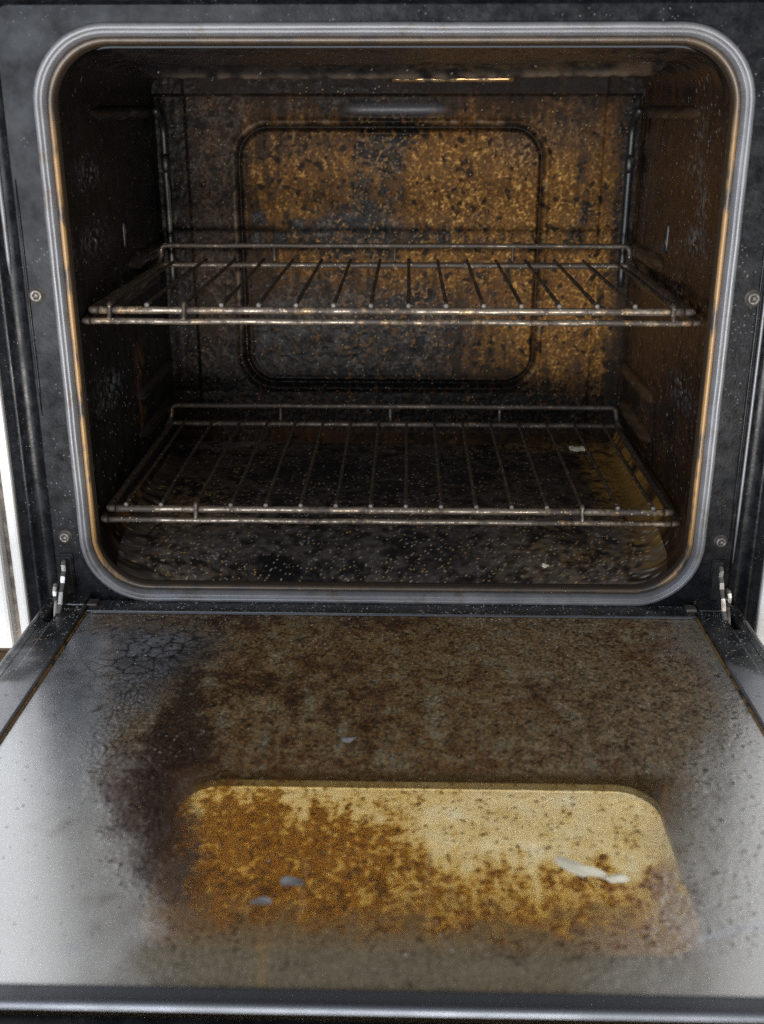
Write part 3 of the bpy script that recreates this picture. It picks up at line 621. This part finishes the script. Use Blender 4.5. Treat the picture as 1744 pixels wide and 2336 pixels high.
# rails either side of the glass, with the slot the hinge arm drops into
for sx in (-1, 1):
    bm = bmesh.new(); xi = .2345; xo = .2690
    def rb(a, b, y0, y1, z0, z1, bev=.0012): addbox(bm, min(sx*a, sx*b), max(sx*a, sx*b), y0, y1, z0, z1, bev)
    s0, s1 = .2545, .2600; e0, e1 = -.047, -.020
    rb(xi, s0, -.425, -.0035, -.006, .0035); rb(s1, xo-.001, -.425, -.0035, -.006, .0034, .0012)
    rb(s0-.0008, s1+.0008, -.4245, e0, -.0055, .0032, .0004); rb(s0-.0008, s1+.0008, e1, -.004, -.0055, .0032, .0004)
    for v in bm.verts: v.co.z += doorz(v.co.y)
    rl = frombm('side_rail', bm, M['rail'], door)
    # rounded outer cheek of the door
    prof2 = [(xo-.0035, .0036), (xo-.0010, .0030), (xo+.0010, .0012), (xo+.0018, -.002), (xo+.0018, -DT-.005), (xo-.004, -DT-.006)]
    V = []; F = []; yy = [-.427+.423*k/24 for k in range(25)]
    for y in yy:
        for a, z in prof2: V.append((sx*a, y, z+doorz(y)))
    for i in range(24):
        for k in range(len(prof2)-1):
            f = (i*6+k, i*6+k+1, (i+1)*6+k+1, (i+1)*6+k); F.append(f if sx > 0 else f[::-1])
    mesh('door_cheek', V, F, M['rail'], door, True)
    bm = bmesh.new(); addbox(bm, min(sx*.2330, sx*.2344), max(sx*.2330, sx*.2344), -.405, -.022, -.004, .0012, .0003)
    for v in bm.verts: v.co.z += doorz(v.co.y)
    frombm('sealant_line', bm, M['rim'], door)
    # slot floor inside the rail
    bm = bmesh.new(); addbox(bm, min(sx*.2535, sx*.2610), max(sx*.2535, sx*.2610), -.05, -.017, -.03, -.012)
    frombm('slot_liner', bm, M['black'], rl)
    # folded bracket at the hinge end with its tab
    bm = bmesh.new(); addbox(bm, min(sx*.2360, sx*.2540), max(sx*.2360, sx*.2540), -.020, .0005, .0036, .0056, .0006); addbox(bm, min(sx*.2362, sx*.2538), max(sx*.2362, sx*.2538), -.0022, .0005, -.012, .0036, .0005)
    frombm('hinge_bracket', bm, M['rail'], door)
    bm = bmesh.new(); addbox(bm, min(sx*.2270, sx*.2359), max(sx*.2270, sx*.2359), -.016, -.006, .0012, .0040, .0012, 3)
    frombm('glass_clip', bm, M['dull'], door)
# strip along the hinge edge and trim along the near edge
o = box('hinge_edge_strip', -.2335, .2335, -.0235, -.0040, .0008, .0024, M['rail'], door, .0006, 2, True)
o = box('edge_lip', -.2300, .2300, -.0248, -.0238, .0006, .0020, M['trim'], door, .0003, 1, True)
bm = bmesh.new()
prof3 = [(-.4052, .0004), (-.4056, .0022), (-.4075, .0026), (-.4140, .0026), (-.4148, .0030), (-.4160, .0042), (-.4172, .0046), (-.4184, .0042), (-.4191, .0032), (-.4193, .0020)]
V = []; F = []; np_ = len(prof3)
for k in range(31):
    x = -.2705+.541*k/30
    for y, z in prof3: V.append((x, y, z+doorz(y)))
for i in range(30):
    for k in range(np_-1): F.append((i*np_+k, (i+1)*np_+k, (i+1)*np_+k+1, i*np_+k+1))
mesh('front_trim', V, F, M['trim'], door, True)
box('front_face', -.2700, .2700, -.4290, -.4196, -DT-.005, -.0005, M['enamel'], door, .001, 2, True)
bm.free()

# ---- hinges
for sx in (-1, 1):
    h = part(empty('hinge'))
    x0 = .2520
    # slot frame on the front panel
    box('slot_plate', min(sx*(x0-.0052), sx*(x0+.0052)), max(sx*(x0-.0052), sx*(x0+.0052)), -.0012, -.0003, .004, .0395, M['enamel'], h, .0004)
    box('slot', min(sx*(x0-.0036), sx*(x0+.0036)), max(sx*(x0-.0036), sx*(x0+.0036)), -.0018, -.0010, .006, .0375, M['black'], h, .0003)
    def plate(name, poly, xa, xb, mat, bev=.0006):
        bm = bmesh.new(); vs = [bm.verts.new((sx*xa, y, z)) for y, z in poly]; f = bm.faces.new(vs)
        r = bmesh.ops.extrude_face_region(bm, geom=[f]); bmesh.ops.translate(bm, vec=(sx*(xb-xa), 0, 0), verts=[v for v in r['geom'] if isinstance(v, bmesh.types.BMVert)])
        bmesh.ops.bevel(bm, geom=[e for e in bm.edges if abs(e.verts[0].co.x-e.verts[1].co.x) < 1e-6], offset=bev, segments=2, affect='EDGES')
        return frombm(name, bm, mat, h)
    plate('hinge_arm', [(-.001, .0355), (-.006, .0360), (-.0095, .0335), (-.0095, .0285), (-.0130, .0255), (-.0150, .0210), (-.0210, .0160), (-.0260, .0080), (-.0400, -.0040), (-.0440, -.0120), (-.030, -.014), (-.0190, -.0020), (-.0110, .0060), (-.0045, .0150), (-.001, .0200)], x0-.0010, x0+.0022, M['bright'])
    pl = []
    for k in range(14): a = 2*PI*k/14; pl.append((-.0185+.0066*math.cos(a), .0145+.0085*math.sin(a)))
    plate('hinge_cam', pl, x0+.0030, x0+.0056, M['bright'])
    pl = []
    for k in range(12): a = 2*PI*k/12; pl.append((-.0185+.0018*math.cos(a), .0145+.0018*math.sin(a)))
    plate('hinge_pin', pl, x0+.0010, x0+.0068, M['dull'], .0003)
    plate('hinge_link', [(-.0150, .0120), (-.0230, .0120), (-.0330, -.0060), (-.0400, -.0100), (-.0400, -.0180), (-.026, -.010)], x0+.0031, x0+.0054, M['dull'])

# ================================================================== racks
SP = .02716
def make_rack(zr, cx, label, clips, rear):
    r = empty('oven_rack', (cx, 0, zr)); tag(r, label, 'oven rack', 'wire racks in the oven')
    yF, yR = .0165, .2590
    f1 = fillet([(-.2165, yF, -.0030), (.2165, yF, -.0030), (.2205, yR, -.0030), (-.2205, yR, -.0030)], .008, True)
    # frame: front rail is its own piece, the rest of the loop is the scorched frame
    tube('front_rail', [(-.2120+.424*k/90, yF, -.0030) for k in range(91)], .0028, M['steel_rod'], r, 12, False, .16)
    tube('frame_rod', fillet([(-.2130, yF, -.0030), (-.2185, yF+.001, -.0030), (-.2195, yR, -.0030), (.2195, yR, -.0030), (.2185, yF+.001, -.0030), (.2130, yF, -.0030)], .006), .0027, M['wire'], r, 10, False, .25)
    tube('front_lower_rail', [(-.2170+.434*k/90, .0105, -.0100+.0002*math.sin(k*.35)) for k in range(91)], .0022, M['steel_rod'], r, 12, False, .16)
    tube('outer_rod', fillet([(-.2180, .0105, -.0100), (-.2225, .0110, -.0100), (-.2235, .236, -.0060), (-.2195, .2615, .0020), (-.2185, .2625, .0145), (.2185, .2625, .0145), (.2195, .2615, .0020), (.2235, .236, -.0060), (.2225, .0110, -.0100), (.2180, .0105, -.0100)], .010), .0024, M['wire'], r, 10, False, .25)
    for i in range(16):
        x = (i-7.5)*SP; sag = .0006*math.sin(i*1.7)
        pth = [(x+.0002*math.sin(i*2.3+k*.2), yF-.0030+(yR+.002-yF+.0030)*k/22, .0015+sag*math.sin(PI*k/22)) for k in range(23)]
        w_ = tube('cross_wire', pth, .0015, M['wire'], r, 8, False, .3)
        tp = tube('wire_tip', [(x, yF-.0034, .0012), (x, yF-.0028, .0012), (x, yF+.0005, .0013)], [.0014, .0019, .0018], M['tip'], w_, 10)
    for i in clips:
        x = (i-7.5)*SP
        tube('strut', fillet([(x, yF, .0026), (x, yF-.0036, .0018), (x, yF-.0045, -.0035), (x, .0092, -.0095)], .002, False, 4, .002), .0016, M['steel_rod'], r, 8, False, .2)
    for x in rear:
        tube('rear_strut', [(x, .2620, -.0030), (x, .2628, .004), (x, .2628, .0140)], .0014, M['wire'], r, 8, False, .2)
    return r
make_rack(.2286, -.0012, 'upper scorched wire oven rack in front of the amber panel', (0, 2, 15), (-.1125, .0005, .1105))
make_rack(.0740, -.0019, 'lower scorched wire oven rack just above the oven floor', (2, 13), (-.1110, -.0025, .1050))

# ================================================================== loose things
def flake(name, c, r, mat, label, cat, nrm_tilt=(0, 0), seed=0, shape='round', th=.0006):
    rg = random.Random(seed); n = 18; top = []; 
    for k in range(n):
        a = 2*PI*k/n; q = 1+.42*(rg.random()-.5)
        x, y = r[0]*math.cos(a)*q, r[1]*math.sin(a)*q
        if shape == 'half' and y > r[1]*.35: y = r[1]*.35+.0004*rg.random()
        if shape == 'leaf': y += .35*r[1]*math.cos(a*2)+.25*x; x *= 1
        z = .0006*math.sin(a*2+seed)+nrm_tilt[0]*x+nrm_tilt[1]*y
        top.append((x, y, z+th))
    V = top+[(x*.97, y*.97, z-th) for x, y, z in top]+[(0, 0, th*1.6), (0, 0, 0)]
    F = [(k, (k+1) % n, 2*n) for k in range(n)]+[(n+(k+1) % n, n+k, 2*n+1) for k in range(n)]+[(k, n+k, n+(k+1) % n, (k+1) % n) for k in range(n)]
    o = mesh(name, V, F, mat); o.location = c; return tag(o, label, cat)
p = onz(1320, 1023, .0405); flake('enamel_chip', (p.x, p.y, .0405), (.0085, .010), M['flake'], 'pale half-round chip at the back right of the oven floor', 'chip', (0, .25), 1, 'half')
p = onz(1245, 1292, .033); flake('crumb_lump', (p.x, p.y, .0335), (.0026, .0022), M['flake'], 'small tan crumb on the oven floor near the front right', 'crumb', (0, .2), 3)
for (u, v, rx, ry, m_, lb, sd_, sh) in ((668, 2013, .0062, .0032, 'grey', 'larger grey flake on the brown near part of the door glass', 4, 'round'), (597, 2058, .0048, .0022, 'grey', 'smaller grey flake with a dark edge on the door glass, left of the larger one', 5, 'round'),
        (1318, 1978, .0125, .0046, 'wflake', 'long white flake on the amber window of the door', 6, 'leaf'), (1402, 2004, .0070, .0030, 'wflake', 'short white flake at the tip of the long white flake on the door', 7, 'round'), (795, 1687, .0045, .0030, 'grey', 'tiny grey flake in the middle of the door glass', 8, 'round')):
    p = ondoor(u, v, -.0012); o = flake('paint_flake' if m_ == 'wflake' else 'soot_flake', p, (rx, ry), M[m_], lb, 'flake', (.02, .02), sd_, sh)
    if m_ == 'wflake' and sh == 'leaf': o.rotation_euler.z = -.85

# crumbs: grains nobody could count
def crumbs(name, label, pts, smin, smax, tones):
    V = []; F = []; T = []
    base = [(1, 0, 0), (-1, 0, 0), (0, 1, 0), (0, -1, 0), (0, 0, .8), (0, 0, -.5)]
    fc = [(0, 2, 4), (2, 1, 4), (1, 3, 4), (3, 0, 4), (2, 0, 5), (1, 2, 5), (3, 1, 5), (0, 3, 5)]
    for (x, y, z) in pts:
        s = smin+(smax-smin)*random.random()**3.0; a = random.random()*6.28; el = .6+random.random()**2*2.0; ca, sa = math.cos(a), math.sin(a); o = len(V)
        t = random.choice(tones); k = .7+.5*random.random()
        for bx, by, bz in base:
            X0, Y0 = bx*s*el*(.8+.4*random.random()), by*s/el**.5*(.8+.4*random.random())
            V.append((x+X0*ca-Y0*sa, y+X0*sa+Y0*ca, z+bz*s*.6+.0002)); T.append((min(1, t[0]*k), min(1, t[1]*k), min(1, t[2]*k), 1))
        F += [tuple(o+i for i in f) for f in fc]
    o_ = mesh(name, V, F, M['crumb']); at = o_.data.attributes.new('tone', 'FLOAT_COLOR', 'POINT'); at.data.foreach_set('color', np.array(T, dtype=np.float32).ravel())
    return tag(o_, label, None, None, 'stuff')
TAN, WHT, BRN, GRY = (.38, .24, .10), (.44, .42, .39), (.10, .055, .025), (.22, .22, .23)
def floorz(x, y):
    t = (y-.004)/(D-.004); e = min(1, max(0, (y-.004)/.03)); return .0158+.0190*min(1, max(0, (y-.004)/.11))**.8+.0050*t+.0003
pts = []
while len(pts) < 3000:
    x = random.uniform(-.205, .205); y = .01+.29*random.random()**1.7
    if mnoise.noise(Vector((x*22, y*22, 9)))+.35 < random.random()*.8: continue
    pts.append((x, y, floorz(x, y)))
crumbs('floor_crumbs', 'fine crumbs scattered over the oven floor', pts, .00014, .00052, [TAN, TAN, BRN, BRN, GRY, GRY, (.30, .28, .25)])
pts = []
while len(pts) < 3200:
    x = random.uniform(-.228, .228); y = -.026-.36*random.random()**2.1
    if mnoise.noise(Vector((x*18, y*18, 4)))+.45 < random.random()*.8: continue
    pts.append((x, y, doorz(y)))
crumbs('door_crumbs', 'fine crumbs scattered over the open door glass', pts, .00018, .00062, [TAN, WHT, WHT, BRN, BRN, GRY])
pts = []
for sx in (-1, 1):
    for k in range(420):
        x = random.uniform(.2355, .266); y = -.006-.20*random.random()**1.8
        if .2535 < x < .261 and -.049 < y < -.018: continue
        pts.append((sx*x, y, doorz(y)+(.0056 if (y > -.019 and x < .2535) else .0036)))
for k in range(520):
    x = random.uniform(-.225, .225); y = random.uniform(-.0232, -.0045); pts.append((x, y, doorz(y)+.0025))
crumbs('rail_crumbs', 'fine crumbs along the door rails and hinge edge', pts, .00018, .00066, [TAN, WHT, WHT, GRY])
